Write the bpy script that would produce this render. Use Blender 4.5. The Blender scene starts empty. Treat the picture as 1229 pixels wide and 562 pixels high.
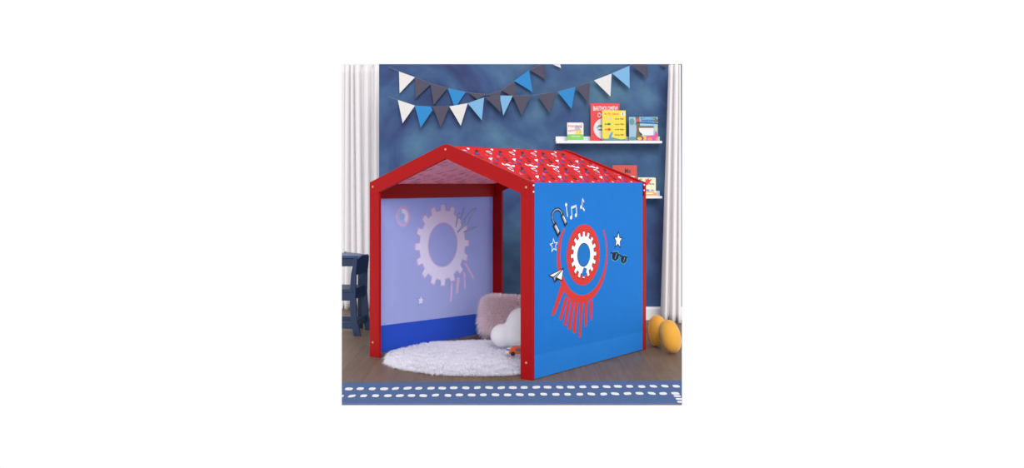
import bpy, bmesh, math, random
from mathutils import Vector, Matrix
from mathutils.geometry import tessellate_polygon
random.seed(7)
S = bpy.context.scene
COL = S.collection
F, CX, HY = 1186.0, 614.5, 219.0      # focal length in pixels, optical axis, horizon line
CAMZ = 1.0
KL, KR = -204.3/F, 204.0/F            # how far the built part of the room reaches to either side

# ------------------------------------------------------------------ materials
def lin(c):
    return tuple((v/255/12.92 if v/255 <= .04045 else ((v/255+.055)/1.055)**2.4) for v in c)
def mat(name, rgb, rough=.7, var=.06, scale=30, bump=0., bscale=200, spec=.3, sheen=0., metal=0., coat=0., thru=0.):
    m = bpy.data.materials.new(name); m.use_nodes = True
    n = m.node_tree.nodes; l = m.node_tree.links; b = n['Principled BSDF']
    tc = n.new('ShaderNodeTexCoord'); nz = n.new('ShaderNodeTexNoise'); nz.inputs['Scale'].default_value = scale
    nz.inputs['Detail'].default_value = 4
    l.new(tc.outputs['Object'], nz.inputs['Vector'])
    mx = n.new('ShaderNodeMix'); mx.data_type = 'RGBA'
    c = lin(rgb)
    mx.inputs[6].default_value = (*[v*(1-var) for v in c], 1); mx.inputs[7].default_value = (*[min(1, v*(1+var)) for v in c], 1)
    l.new(nz.outputs['Fac'], mx.inputs[0]); l.new(mx.outputs[2], b.inputs['Base Color'])
    b.inputs['Roughness'].default_value = rough; b.inputs['Specular IOR Level'].default_value = spec
    b.inputs['Metallic'].default_value = metal; b.inputs['Sheen Weight'].default_value = sheen; b.inputs['Coat Weight'].default_value = coat
    if bump:
        n2 = n.new('ShaderNodeTexNoise'); n2.inputs['Scale'].default_value = bscale; l.new(tc.outputs['Object'], n2.inputs['Vector'])
        bp = n.new('ShaderNodeBump'); bp.inputs['Strength'].default_value = bump; bp.inputs['Distance'].default_value = .004
        l.new(n2.outputs['Fac'], bp.inputs['Height']); l.new(bp.outputs['Normal'], b.inputs['Normal'])
    if thru:                                     # thin cloth or hair that lets some light through
        tr = n.new('ShaderNodeBsdfTranslucent'); l.new(mx.outputs[2], tr.inputs['Color'])
        ms = n.new('ShaderNodeMixShader'); ms.inputs[0].default_value = thru
        l.new(b.outputs[0], ms.inputs[1]); l.new(tr.outputs[0], ms.inputs[2]); l.new(ms.outputs[0], n['Material Output'].inputs['Surface'])
    return m

def wall_paint():
    m = bpy.data.materials.new('mottled_blue_wall'); m.use_nodes = True
    n = m.node_tree.nodes; l = m.node_tree.links; b = n['Principled BSDF']; b.inputs['Roughness'].default_value = .85
    b.inputs['Specular IOR Level'].default_value = .15
    tc = n.new('ShaderNodeTexCoord')
    mp = n.new('ShaderNodeMapping'); mp.inputs['Location'].default_value = WALL_OFFSET; l.new(tc.outputs['Object'], mp.inputs[0])
    a = n.new('ShaderNodeTexNoise'); a.inputs['Scale'].default_value = 1.9; a.inputs['Detail'].default_value = 5; a.inputs['Distortion'].default_value = .9
    l.new(mp.outputs[0], a.inputs['Vector'])
    r = n.new('ShaderNodeValToRGB'); e = r.color_ramp.elements
    e[0].position = .30; e[0].color = (*lin((54, 62, 98)), 1); e[1].position = .68; e[1].color = (*lin((76, 110, 136)), 1)
    x = e.new(.44); x.color = (*lin((56, 78, 118)), 1); x = e.new(.56); x.color = (*lin((66, 94, 129)), 1)
    l.new(a.outputs['Fac'], r.inputs[0])
    c = n.new('ShaderNodeTexNoise'); c.inputs['Scale'].default_value = 7; c.inputs['Detail'].default_value = 6; l.new(mp.outputs[0], c.inputs['Vector'])
    r2 = n.new('ShaderNodeValToRGB'); r2.color_ramp.elements[0].position = .35; r2.color_ramp.elements[0].color = (.82, .78, .84, 1)
    r2.color_ramp.elements[1].position = .65; r2.color_ramp.elements[1].color = (1.06, 1.06, 1.04, 1)
    l.new(c.outputs['Fac'], r2.inputs[0])
    mx = n.new('ShaderNodeMix'); mx.data_type = 'RGBA'; mx.blend_type = 'MULTIPLY'; mx.inputs[0].default_value = 1
    l.new(r.outputs[0], mx.inputs[6]); l.new(r2.outputs[0], mx.inputs[7]); l.new(mx.outputs[2], b.inputs['Base Color'])
    return m
WALL_OFFSET = (3.1, 0, 1.4)

def wood_floor():
    m = bpy.data.materials.new('brown_plank_floor'); m.use_nodes = True
    n = m.node_tree.nodes; l = m.node_tree.links; b = n['Principled BSDF']; b.inputs['Roughness'].default_value = .5
    b.inputs['Specular IOR Level'].default_value = .25
    tc = n.new('ShaderNodeTexCoord'); mp = n.new('ShaderNodeMapping'); mp.inputs['Rotation'].default_value = (0, 0, math.pi/2)
    l.new(tc.outputs['Object'], mp.inputs[0])
    br = n.new('ShaderNodeTexBrick'); br.inputs['Scale'].default_value = 1; br.inputs['Brick Width'].default_value = 1.1
    br.inputs['Row Height'].default_value = .15; br.inputs['Mortar Size'].default_value = .0012; br.inputs['Mortar Smooth'].default_value = .6
    br.inputs['Color1'].default_value = (*lin((118, 98, 83)), 1); br.inputs['Color2'].default_value = (*lin((104, 86, 73)), 1)
    br.inputs['Mortar'].default_value = (*lin((76, 64, 57)), 1)
    l.new(mp.outputs[0], br.inputs['Vector'])
    mg = n.new('ShaderNodeMapping'); mg.inputs['Scale'].default_value = (26, 1.6, 4); l.new(tc.outputs['Object'], mg.inputs[0])
    g = n.new('ShaderNodeTexNoise'); g.inputs['Scale'].default_value = 1.6; g.inputs['Detail'].default_value = 8; g.inputs['Roughness'].default_value = .7
    l.new(mg.outputs[0], g.inputs['Vector'])
    r = n.new('ShaderNodeValToRGB'); r.color_ramp.elements[0].position = .3; r.color_ramp.elements[0].color = (.70, .67, .64, 1)
    r.color_ramp.elements[1].position = .7; r.color_ramp.elements[1].color = (1.15, 1.13, 1.12, 1)
    l.new(g.outputs['Fac'], r.inputs[0])
    mx = n.new('ShaderNodeMix'); mx.data_type = 'RGBA'; mx.blend_type = 'MULTIPLY'; mx.inputs[0].default_value = 1
    l.new(br.outputs['Color'], mx.inputs[6]); l.new(r.outputs[0], mx.inputs[7]); l.new(mx.outputs[2], b.inputs['Base Color'])
    return m

M = {}
M['wall'] = wall_paint(); M['floor'] = wood_floor()
M['white_paint'] = mat('white_paint', (214, 214, 220), .5)
M['niche'] = mat('pale_niche_wall', (214, 214, 220), .8)
M['curtain'] = mat('cream_curtain', (211, 207, 209), .9, .02, 20)
M['red_wood'] = mat('red_lacquered_wood', (152, 6, 12), .5, .05, 12, spec=.15)
M['red_fabric'] = mat('red_roof_fabric', (232, 42, 48), .85, .05, 25, .1, 300, thru=.45)
M['roof_inside'] = mat('roof_fabric_reverse', (236, 230, 252), .9, .06, 25, .1, 300, thru=.5)
M['in_grey'] = mat('reverse_print_grey', (206, 182, 208), .9, thru=.5); M['in_white'] = mat('reverse_print_white', (236, 226, 240), .9, thru=.5)
M['in_pink'] = mat('reverse_print_pink', (226, 180, 204), .9, thru=.5)
M['blue_fabric'] = mat('blue_fabric', (22, 122, 208), .85, .06, 9, .12, 260, thru=.25)
M['blue_hem'] = mat('blue_fabric_hem', (20, 114, 198), .85, .06, 9, .12, 260)
M['sheer_blue'] = mat('light_passing_blue', (150, 184, 238), .9, .04, 9, .12, 260, thru=.6)  # unseen outer face, paler and sheerer than the blue cloth to brighten the inside
M['pale_fabric'] = mat('pale_fabric_reverse', (192, 199, 242), .9, .04, 9, .12, 260, thru=.45)
M['royal_hem'] = mat('royal_blue_hem', (32, 74, 190), .85, .06, 12, .12, 260)
M['p_white'] = mat('print_white', (226, 226, 230), .85, .02); M['p_black'] = mat('print_black', (22, 26, 42), .85)
M['p_red'] = mat('print_red', (200, 48, 42), .85, .04); M['p_grey'] = mat('print_grey', (150, 160, 176), .85)
M['p_teal'] = mat('print_teal', (70, 160, 190), .85)
M['f_white'] = mat('faded_white', (216, 214, 244), .9, .02); M['f_pink'] = mat('faded_pink', (204, 176, 222), .9)
M['f_grey'] = mat('faded_grey', (150, 164, 208), .9); M['f_blue'] = mat('faded_blue', (164, 186, 236), .9)
M['r_white'] = mat('motif_white', (238, 236, 246), .85, .02); M['r_navy'] = mat('motif_navy', (36, 42, 98), .85)
M['r_black'] = mat('motif_black', (52, 18, 30), .85); M['r_blue'] = mat('motif_blue', (50, 92, 196), .85)
M['r_lilac'] = mat('motif_lilac', (206, 84, 112), .85); M['r_maroon'] = mat('motif_maroon', (150, 26, 40), .85)
M['bolt'] = mat('brass_bolt', (206, 150, 110), .35, metal=.3)
M['bolt_white'] = mat('white_cap', (240, 220, 222), .4)
M['rug_blue'] = mat('blue_play_rug', (70, 94, 138), .95, .1, 14, .3, 500)
M['dash'] = mat('rug_dash_white', (218, 220, 228), .95, .04, 60, .3, 500)
M['fur_white'] = mat('white_fur', (242, 242, 248), .95, .01, 20, thru=.5)
M['fur_beige'] = mat('beige_fur', (251, 243, 245), .95, .02, 40, thru=.5)
M['plush_white'] = mat('white_plush', (214, 214, 220), .95, .02, 30, .3, 300, sheen=.2)
M['plush_yellow'] = mat('yellow_plush', (206, 148, 50), .9, .10, 14, .4, 260, sheen=.2)
M['chair_blue'] = mat('navy_painted_wood', (32, 48, 78), .45, .06, 10)
M['table_blue'] = mat('blue_painted_wood', (38, 66, 112), .35, .05, 10)
M['felt_white'] = mat('felt_white', (196, 195, 194), .95, .03, 120, .3, 400); M['felt_blue'] = mat('felt_blue', (42, 120, 178), .95, .05, 120, .3, 400)
M['felt_light'] = mat('felt_light_blue', (108, 156, 194), .95, .05, 120, .3, 400); M['felt_dark'] = mat('felt_denim', (72, 70, 86), .95, .32, 260, .4, 400)
M['string'] = mat('twine', (92, 100, 130), .9)
M['pages'] = mat('book_pages', (238, 232, 220), .9)
def cmat(name, rgb): 
    if name not in M: M[name] = mat(name, tuple(v*.91 for v in rgb), .5, .03, 40)
    return name
for k, c in dict(b_white=(222,222,226), b_red=(222,58,56), b_yellow=(232,206,62), b_green=(122,196,84), b_orange=(240,140,60),
                 b_black=(40,38,46), b_blue=(70,150,210), b_sky=(140,196,226), b_brown=(112,92,66), b_teal=(90,140,150), b_pink=(214,72,150),
                 b_gold=(240,176,60), b_cream=(240,234,206), b_brick=(206,72,62), b_tan=(236,160,92), b_dkgreen=(60,120,80), b_mist=(150,182,204),
                 b_titleblue=(86,162,226), b_navy=(36,56,110), b_greyfish=(200,196,180), t_orange=(232,96,40), t_black=(36,28,30), t_glass=(90,96,150)).items():
    cmat(k, c)

# ------------------------------------------------------------------ mesh helper
class MB:
    def __init__(s): s.bm = bmesh.new(); s.m = []
    def idx(s, k):
        if k not in s.m: s.m.append(k)
        return s.m.index(k)
    def face(s, pts, k):
        vs = [s.bm.verts.new(p) for p in pts]
        f = s.bm.faces.new(vs); f.material_index = s.idx(k); return f
    def box(s, a, b, k):
        a = Vector(a); b = Vector(b)
        v = [s.bm.verts.new((x, y, z)) for z in (a.z, b.z) for y in (a.y, b.y) for x in (a.x, b.x)]
        for q in ((0,2,3,1),(4,5,7,6),(0,1,5,4),(2,6,7,3),(0,4,6,2),(1,3,7,5)):
            s.bm.faces.new([v[i] for i in q]).material_index = s.idx(k)
        return s
    def prism(s, pts, d, k):                    # planar polygon pts (3-D), pushed along vector d
        d = Vector(d); A = [s.bm.verts.new(p) for p in pts]; B = [s.bm.verts.new(Vector(p)+d) for p in pts]
        i = s.idx(k)
        s.bm.faces.new(A[::-1]).material_index = i; s.bm.faces.new(B).material_index = i
        n = len(A)
        for j in range(n): s.bm.faces.new([A[j], A[(j+1)%n], B[(j+1)%n], B[j]]).material_index = i
        return s
    def flat(s, loops, fn, k):                  # 2-D polygon with holes, mapped by fn to 3-D
        tri = tessellate_polygon([[Vector((p[0], p[1], 0)) for p in L] for L in loops])
        fl = [p for L in loops for p in L]; vs = [s.bm.verts.new(fn(*p)) for p in fl]
        for t in tri:
            try: s.bm.faces.new([vs[i] for i in t]).material_index = s.idx(k)
            except ValueError: pass
        return s
    def tube(s, pts, r, k, n=8, cap=True):
        pts = [Vector(p) for p in pts]; rings = []
        for i, p in enumerate(pts):
            t = (pts[min(i+1, len(pts)-1)]-pts[max(i-1, 0)]).normalized()
            a = t.cross(Vector((0, 0, 1)) if abs(t.z) < .9 else Vector((1, 0, 0))).normalized(); b = t.cross(a)
            rr = r[i] if isinstance(r, (list, tuple)) else r
            rings.append([s.bm.verts.new(p+a*rr*math.cos(q*2*math.pi/n)+b*rr*math.sin(q*2*math.pi/n)) for q in range(n)])
        for i in range(len(rings)-1):
            for q in range(n):
                s.bm.faces.new([rings[i][q], rings[i][(q+1)%n], rings[i+1][(q+1)%n], rings[i+1][q]]).material_index = s.idx(k)
        if cap: s.bm.faces.new(rings[0][::-1]).material_index = s.idx(k); s.bm.faces.new(rings[-1]).material_index = s.idx(k)
        return s
    def ball(s, c, r, k, rot=None, seg=24):
        mt = Matrix.Translation(Vector(c)) @ (rot or Matrix.Identity(4)) @ Matrix.Diagonal((*r, 1))
        o = bmesh.ops.create_uvsphere(s.bm, u_segments=seg, v_segments=seg//2+4, radius=1, matrix=mt)
        for v in o['verts']:
            for f in v.link_faces: f.material_index = s.idx(k); f.smooth = True
        return s
    def text(s, txt, fn, x, y, h, k, w=None, shear=0, mono=False):   # text set at (x,y) of a plane mapped by fn, cap height h
        cu = bpy.data.curves.new('t', 'FONT'); cu.body = txt; cu.size = 1; cu.resolution_u = 2; cu.offset = .018
        o = bpy.data.objects.new('t', cu); COL.objects.link(o)
        dg = bpy.context.evaluated_depsgraph_get(); me = bpy.data.meshes.new_from_object(o.evaluated_get(dg))
        xs = [v.co.x for v in me.vertices]; ys = [v.co.y for v in me.vertices]
        if xs:
            x0, x1, y0 = min(xs), max(xs), 0; sc = h/.70; sx = (w/(x1-x0)) if w else sc
            vs = [s.bm.verts.new(fn(x+(v.co.x-x0)*sx+shear*v.co.y*sc, y+v.co.y*sc)) for v in me.vertices]
            for p in me.polygons:
                try: s.bm.faces.new([vs[i] for i in p.vertices]).material_index = s.idx(k)
                except ValueError: pass
        bpy.data.objects.remove(o); bpy.data.meshes.remove(me); bpy.data.curves.remove(cu)
        return s
    def build(s, name, parent=None, loc=(0, 0, 0), rot=(0, 0, 0), bevel=0, smooth=False, trim=False, weld=False):
        if weld: bmesh.ops.remove_doubles(s.bm, verts=s.bm.verts, dist=1e-5)
        if trim: cut(s.bm)
        me = bpy.data.meshes.new(name); 
        if weld or bevel: bmesh.ops.recalc_face_normals(s.bm, faces=s.bm.faces)
        s.bm.to_mesh(me); s.bm.free()
        for k in s.m: me.materials.append(M[k])
        o = bpy.data.objects.new(name, me); COL.objects.link(o); o.parent = parent; o.location = loc; o.rotation_euler = rot
        if smooth:
            for p in me.polygons: p.use_smooth = True
        if bevel:
            b = o.modifiers.new('Bevel', 'BEVEL'); b.width = bevel; b.segments = 2; b.limit_method = 'ANGLE'
        return o
def cut(bm):                                    # ends a mesh where the built part of the room ends, left and right
    for k, sg in ((KL, -1), (KR, 1)):
        no = Vector((sg, -sg*k, 0)).normalized()
        r = bmesh.ops.bisect_plane(bm, geom=list(bm.verts)+list(bm.edges)+list(bm.faces), plane_co=(0, 0, 0), plane_no=no, clear_outer=True)
        ed = [g for g in r['geom_cut'] if isinstance(g, bmesh.types.BMEdge)]
        if ed: bmesh.ops.holes_fill(bm, edges=ed)
def thing(name, label, cat, loc=(0, 0, 0), rz=0, rx=0, group=None):
    o = bpy.data.objects.new(name, None); COL.objects.link(o); o.location = loc; o.rotation_euler = (rx, 0, rz); o.empty_display_size = .05
    o['label'] = label; o['category'] = cat
    if group: o['group'] = group
    return o
def tag(o, label, cat, group=None):
    o['label'] = label; o['category'] = cat
    if group: o['group'] = group
    return o
def struct(o): o['kind'] = 'structure'; return o
def P(x, y, Y): return Vector(((x-CX)*Y/F, Y, CAMZ-(y-HY)*Y/F))          # point of the photo at distance Y
def G(x, y, z=0.): return P(x, y, (CAMZ-z)*F/(y-HY))                      # point of the photo on a level surface

# ------------------------------------------------------------------ room
WY = 7.19; WX0 = -.967; NY = 7.86; FRONT = 4.45
def topz(Y): return CAMZ+142*Y/F
b = MB(); b.prism([(KL*FRONT, FRONT, -.004), (KR*FRONT, FRONT, -.004), (KR*(WY+.1), WY+.1, -.004), (KL*(WY+.1), WY+.1, -.004)], (0, 0, .004), 'floor')
b.prism([(KL*(WY+.1), WY+.1, -.004), (WX0+.05, WY+.1, -.004), (WX0+.05, NY+.05, -.004), (KL*(NY+.05), NY+.05, -.004)], (0, 0, .004), 'floor')
struct(b.build('floor'))
b = MB(); b.box((WX0, WY, 0), (KR*WY, WY+.12, topz(WY)), 'wall'); struct(b.build('wall_back'))
b = MB(); b.box((KL*NY, NY, 0), (WX0+.06, NY+.1, topz(NY)), 'niche'); struct(b.build('wall_niche'))
b = MB(); b.prism([(0, WY, 0), (0, WY-.016, 0), (0, WY-.016, .078), (0, WY-.010, .090), (0, WY-.004, .095), (0, WY, .095)], (KR*WY-WX0, 0, 0), 'white_paint')
o = b.build('baseboard_back', loc=(WX0, 0, 0)); struct(o)

# ------------------------------------------------------------------ curtains
def curtain(name, edges_top, edges_bot, Y, depth, z0, z1, label):
    b = MB(); NZ = 26; k = 14; rows = []
    for iz in range(NZ+1):
        t = iz/NZ; z = z0+(z1-z0)*t; row = []
        for i in range(len(edges_top)-1):
            x0 = edges_bot[i]*(1-t)+edges_top[i]*t; x1 = edges_bot[i+1]*(1-t)+edges_top[i+1]*t
            dd = depth*min(1, (x1-x0)/(.055))
            for j in range(k if i < len(edges_top)-2 else k+1):
                s = j/k; w = math.sin(math.pi*s)**.55
                x = x0+(x1-x0)*(s+.05*math.sin(2*math.pi*s+t*2+i))
                y = Y-dd*w+.006*math.sin(3*t+i*1.7)
                row.append((x, y, z))
        rows.append(row)
    back = [[(p[0], p[1]+.004, p[2]) for p in r] for r in rows]
    vf = [[b.bm.verts.new(p) for p in r] for r in rows]; vb = [[b.bm.verts.new(p) for p in r] for r in back]
    i0 = b.idx('curtain'); n = len(rows[0])
    for a in range(NZ):
        for c in range(n-1):
            b.bm.faces.new([vf[a][c], vf[a][c+1], vf[a+1][c+1], vf[a+1][c]]); b.bm.faces.new([vb[a][c+1], vb[a][c], vb[a+1][c], vb[a+1][c+1]])
        b.bm.faces.new([vb[a][0], vf[a][0], vf[a+1][0], vb[a+1][0]]); b.bm.faces.new([vf[a][n-1], vb[a][n-1], vb[a+1][n-1], vf[a+1][n-1]])
    for c in range(n-1):
        b.bm.faces.new([vb[0][c], vb[0][c+1], vf[0][c+1], vf[0][c]]); b.bm.faces.new([vf[NZ][c], vf[NZ][c+1], vb[NZ][c+1], vb[NZ][c]])
    return tag(b.build(name, smooth=True), label, 'curtain')
xp = lambda px, Y: (px-CX)*Y/F
CY = 7.78
curtain('curtain', [xp(p, CY) for p in (410.6, 414.5, 420.5, 425.5, 435.3, 447.8, 458)], [xp(p, CY) for p in (410.6, 412.5, 421.5, 429, 437.5, 446.5, 458)], CY, .058, .003, topz(CY-.05),
        'white pleated floor length curtain at the left edge behind the small navy chair')
CY2 = 7.02
curtain('curtain', [xp(p, CY2) for p in (802.3, 808, 813.8, 817.2)], [xp(p, CY2) for p in (792.3, 801.5, 811, 817.2)], CY2, .07, .006, topz(CY2-.05),
        'white pleated floor length curtain at the right edge behind the yellow plush toy feet')

# ------------------------------------------------------------------ playhouse
FL = Vector((-.818, 5.675, 0)); W, D = 1.151, 1.166
ANG = math.atan2(-.692, .9205)
house = thing('playhouse', 'red wooden playhouse frame with blue fabric side and red patterned fabric roof', 'playhouse', FL, ANG)
HM = Matrix.Translation(FL) @ Matrix.Rotation(ANG, 4, 'Z'); HI = HM.inverted()
PW, PT, BT = .074, .019, .052
RISE = .211; SL = RISE/(W/2); RV = .083
def post_bm(x0, mirror, y0, y1):
    b = MB(); f = (lambda u: W-u) if mirror else (lambda u: u)
    b.prism([(f(0), y0, 0), (f(PW), y0, 0), (f(PW), y0, 1-RV+SL*PW), (f(0), y0, 1-RV)], (0, y1-y0, 0), 'red_wood'); return b
for m in (0, 1):
    o = post_bm(0, m, 0, PT).build('post', house, bevel=.002, weld=True)
    o = post_bm(0, m, D-(BT if m else PT), D).build('post', house, bevel=.002, weld=True)
for y0, y1 in ((0, PT), (D-PT, D)):
    for m in (0, 1):
        f = (lambda u: W-u) if m else (lambda u: u)
        b = MB(); h = W/2
        b.prism([(f(0), y0, 1.0), (f(0), y0, 1-RV), (f(PW), y0, 1-RV+SL*PW), (f(h), y0, 1+RISE-RV), (f(h), y0, 1+RISE-.006), (f(h-.016), y0, 1+RISE-.006)], (0, y1-y0, 0), 'red_wood')
        b.build('rafter', house, bevel=.0015, weld=True)
for x0 in (0.002, W-.021):
    MB().box((x0, PT+.001, .905), (x0+.019, D-(PT if x0 < .1 else BT)-.001, .995), 'red_wood').build('top_rail', house, bevel=.0015)
def disc(b, c, nrm, r, k):
    n = Vector(nrm); b.tube([Vector(c), Vector(c)+n*.003, Vector(c)+n*.0042], [r, r, r*.6], k, 12)
for (x, z) in ((.027, .975), (.027, .083), (W-.037, .975), (W-.037, .085), (W/2, 1.178)):
    b = MB(); disc(b, (x, 0, z), (0, -1, 0), .0062, 'bolt'); b.build('bolt', house)
for z in (.985, .952):
    b = MB(); disc(b, (W, .0095, z), (1, 0, 0), .005, 'bolt_white'); b.build('bolt', house)
    b = MB(); disc(b, (W, D-.026, z), (1, 0, 0), .005, 'bolt_white'); b.build('bolt', house)

def side_pt(px, py, xl):                       # point of a side of the playhouse seen at (px, py): (y, z) in the house's own axes
    o = HI @ Vector((0, 0, CAMZ)); d = HI.to_3x3() @ Vector(((px-CX)/F, 1, -(py-HY)/F))
    t = (xl-o.x)/d.x; q = o+d*t; return (q.y, q.z)
def circ(c, r, n=48, a0=0, a1=360): return [(c[0]+r*math.cos(math.radians(a0+(a1-a0)*i/n)), c[1]+r*math.sin(math.radians(a0+(a1-a0)*i/n))) for i in range(n if a1-a0 == 360 else n+1)]
def arc_band(c, r0, r1, a0, a1, n=40): return circ(c, r1, n, a0, a1)+circ(c, r0, n, a0, a1)[::-1]
def gear(c, r, rt, n=16, g=0.):
    p = []
    for i in range(n):
        for fr, rr in ((-.5+.02, r), (-.25, r), (-.19-g*.02, rt), (.19+g*.02, rt), (.25, r)):
            a = 2*math.pi*(i+fr)/n; p.append((c[0]+rr*math.cos(a), c[1]+rr*math.sin(a)))
    return p
def star(c, r, rot=90, q=.45): return [(c[0]+(r if i % 2 == 0 else r*q)*math.cos(math.radians(rot+36*i)), c[1]+(r if i % 2 == 0 else r*q)*math.sin(math.radians(rot+36*i))) for i in range(10)]

# right side: blue fabric with printed drawings on its outer face
XO = W+.0035
b = MB()
y0, y1 = PT-.003, D-BT+.002
hz0, hz1 = .125, .112
def slab(b, x0, x1, y0, y1, zt, ka, kb, hz0, hz1, zb=.006):
    # a cloth of real thickness, its outer and inner faces split along the slanting hem seam, slightly billowed
    NY_, NZ_ = 24, 22
    def pt(s, t, side):
        y = y0+(y1-y0)*s; hz = hz0+(hz1-hz0)*s
        z = zb+(hz-zb)*t/4 if t <= 4 else hz+(zt-hz)*(t-4)/(NZ_-4)
        return (x1 if side else x0, y, z)
    V = [[[b.bm.verts.new(pt(i/NY_, j, sd)) for j in range(NZ_+1)] for i in range(NY_+1)] for sd in (0, 1)]
    for i in range(NY_):
        for j in range(NZ_):
            for sd in (0, 1):
                q = [V[sd][i][j], V[sd][i+1][j], V[sd][i+1][j+1], V[sd][i][j+1]]
                if sd == 0: q = q[::-1]
                k = (kb if sd else ka)[0 if j < 4 else 1]
                b.bm.faces.new(q).material_index = b.idx(k)
    per = [(i, 0) for i in range(NY_)]+[(NY_, j) for j in range(NZ_)]+[(i, NZ_) for i in range(NY_, 0, -1)]+[(0, j) for j in range(NZ_, 0, -1)]
    for a in range(len(per)):
        p, q = per[a], per[(a+1) % len(per)]
        b.bm.faces.new([V[0][p[0]][p[1]], V[0][q[0]][q[1]], V[1][q[0]][q[1]], V[1][p[0]][p[1]]]).material_index = b.idx(kb[1])
slab(b, W+.0005, XO, y0, y1, 1.0, ('royal_hem', 'pale_fabric'), ('blue_hem', 'blue_fabric'), hz0, hz1)
def on(layer): return lambda y, z: (XO+.0005*layer, y, z)
def pp(pts): return [side_pt(x, y, XO) for x, y in pts]
# seam line
b.flat([[(y0, hz0), (y1, hz1), (y1, hz1+.003), (y0, hz0+.003)]], on(1), 'blue_hem')
c = side_pt(700.3, 306, XO)
ring_o = []; ring_i = []
for i in range(81):
    f_ = i/80; a_ = math.radians(142+250*f_); wd_ = .006+.016*math.sin(math.pi*min(1, f_*1.15))
    ring_o.append((c[0]+(.240+wd_)*math.cos(a_), c[1]+(.240+wd_)*math.sin(a_))); ring_i.append((c[0]+(.240-wd_)*math.cos(a_), c[1]+(.240-wd_)*math.sin(a_)))
b.flat([ring_o+ring_i[::-1]], on(1), 'p_red')
b.flat([circ(c, .165)], on(2), 'p_red')
b.flat([gear(c, .106, .132, 16, 1), circ(c, .060)], on(3), 'p_black')
b.flat([gear(c, .102, .127, 16), circ(c, .0645)], on(4), 'p_white')
b.flat([circ(c, .060)], on(5), 'blue_fabric')
b.flat([pp([(697.2, 330), (700.2, 321), (704, 322.5), (701.5, 333)])], on(6), 'blue_fabric')
for q in ([(673.5, 341), (677.5, 347), (665.5, 378), (661.5, 379)], [(678, 356), (681.5, 358), (673.5, 384.5), (670.5, 384)], [(682, 358), (685, 360.5), (679, 391), (676, 390)],
          [(686.5, 360), (689.5, 362), (684.5, 396), (681, 395)], [(690.5, 362), (694, 362), (690.5, 400.5), (687, 399.5)], [(696, 362), (699.5, 362), (696.8, 405), (694.4, 405)],
          [(701, 363), (705, 362), (704, 392), (701.5, 393)], [(707.5, 362), (711, 360), (710.5, 384), (708.5, 385)]):
    b.flat([pp(q)], on(1.5), 'p_red')
# music notes
def stroke(b, pts, w, fn, k, lay=None):
    for i in range(len(pts)-1):
        a = Vector(pts[i]); c_ = Vector(pts[i+1]); d = (c_-a); n = Vector((-d.y, d.x)).normalized()*w/2; e = d.normalized()*w*.3
        b.flat([[tuple(a-e+n), tuple(a-e-n), tuple(c_+e-n), tuple(c_+e+n)]], fn, k)
def note_head(p, r=.010): c_ = side_pt(*p, XO); b.flat([circ(c_, r, 14)], on(2), 'p_white')
for p in ((685.2, 261.3), (691, 258.6), (697.3, 248.7), (679.3, 246)): note_head(p)
for q in ([(686.3, 260.5), (685.6, 249), (691.4, 246.7), (692, 258)], [(698.2, 248), (699, 238.5), (700.7, 242.5)], [(679.3, 246.5), (681, 260)]):
    stroke(b, pp(q), .006, on(2), 'p_white')
stroke(b, pp([(685.6, 249.4), (691.4, 247.2)]), .012, on(2), 'p_white')
stroke(b, pp([(699.6, 250), (701, 252.5)]), .010, on(2), 'p_white')
# headphones
hb = [(665, 268.5), (663, 264), (662.6, 258), (664.2, 254), (667, 251.6), (670.3, 251.2), (673, 254), (674.6, 258.5)]
stroke(b, pp(hb), .018, on(2), 'p_black'); stroke(b, pp(hb), .006, on(3), 'p_grey')
for q, wq in (([(674.6, 259), (678.6, 269)], .030), ([(665.5, 270.5), (670, 280.5)], .036)):
    stroke(b, pp(q), wq, on(3), 'p_black')
    stroke(b, pp([(q[0][0]+.8, q[0][1]+1), (q[1][0]-.3, q[1][1]-2)]), wq*.5, on(4), 'p_grey'); stroke(b, pp([(q[0][0]+1.5, q[0][1]+1), (q[1][0]+.3, q[1][1]-3)]), wq*.18, on(5), 'p_white')
# outlined star
c2 = side_pt(664.5, 294.8, XO); s_ = star(c2, .040, 95)
b.flat([s_, star(c2, .029, 95)], on(2), 'p_white')
# white star with dark outline
c2 = side_pt(741.6, 288.6, XO); b.flat([star(c2, .055, 84)], on(2), 'p_black'); b.flat([star(c2, .041, 84)], on(3), 'p_white')
# sunglasses
for q in ((738.4, 307.6, 6.6), (748.4, 311.6, 5.8)):
    c2 = side_pt(q[0], q[1], XO); r = q[2]/F*5.6
    lens = lambda k_: [(c2[0]+k_*1.35*r*math.cos(math.radians(a)), c2[1]+k_*r*.9*math.sin(math.radians(a))) for a in (20, 60, 120, 160, 215, 270, 325)]
    b.flat([lens(1.16)], on(2), 'p_teal'); b.flat([lens(1)], on(3), 'p_black')
    b.flat([[(c2[0]-r*.3, c2[1]-r*.5), (c2[0]-r*.1, c2[1]-r*.5), (c2[0]+r*.5, c2[1]+r*.4), (c2[0]+r*.3, c2[1]+r*.5)]], on(4), 'p_teal')
stroke(b, pp([(733, 303.6), (742, 305.4), (745.5, 307.6), (752.4, 309)]), .008, on(2.5), 'p_black')
# paper plane
b.flat([pp([(657.5, 331), (676.5, 321.5), (674.5, 337.5), (669.5, 336), (665, 339.7), (662.8, 333.5)])], on(3), 'p_black')
b.flat([pp([(659.6, 330.8), (674.5, 323.5), (663.6, 332.2)])], on(4), 'p_white'); b.flat([pp([(675.4, 323.8), (673.6, 336), (667.8, 333)])], on(4), 'p_white')
b.flat([pp([(674.5, 324), (666.6, 333), (665.2, 337.5), (664.2, 333)])], on(4), 'p_grey')
b.build('side_panel', house)

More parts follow.
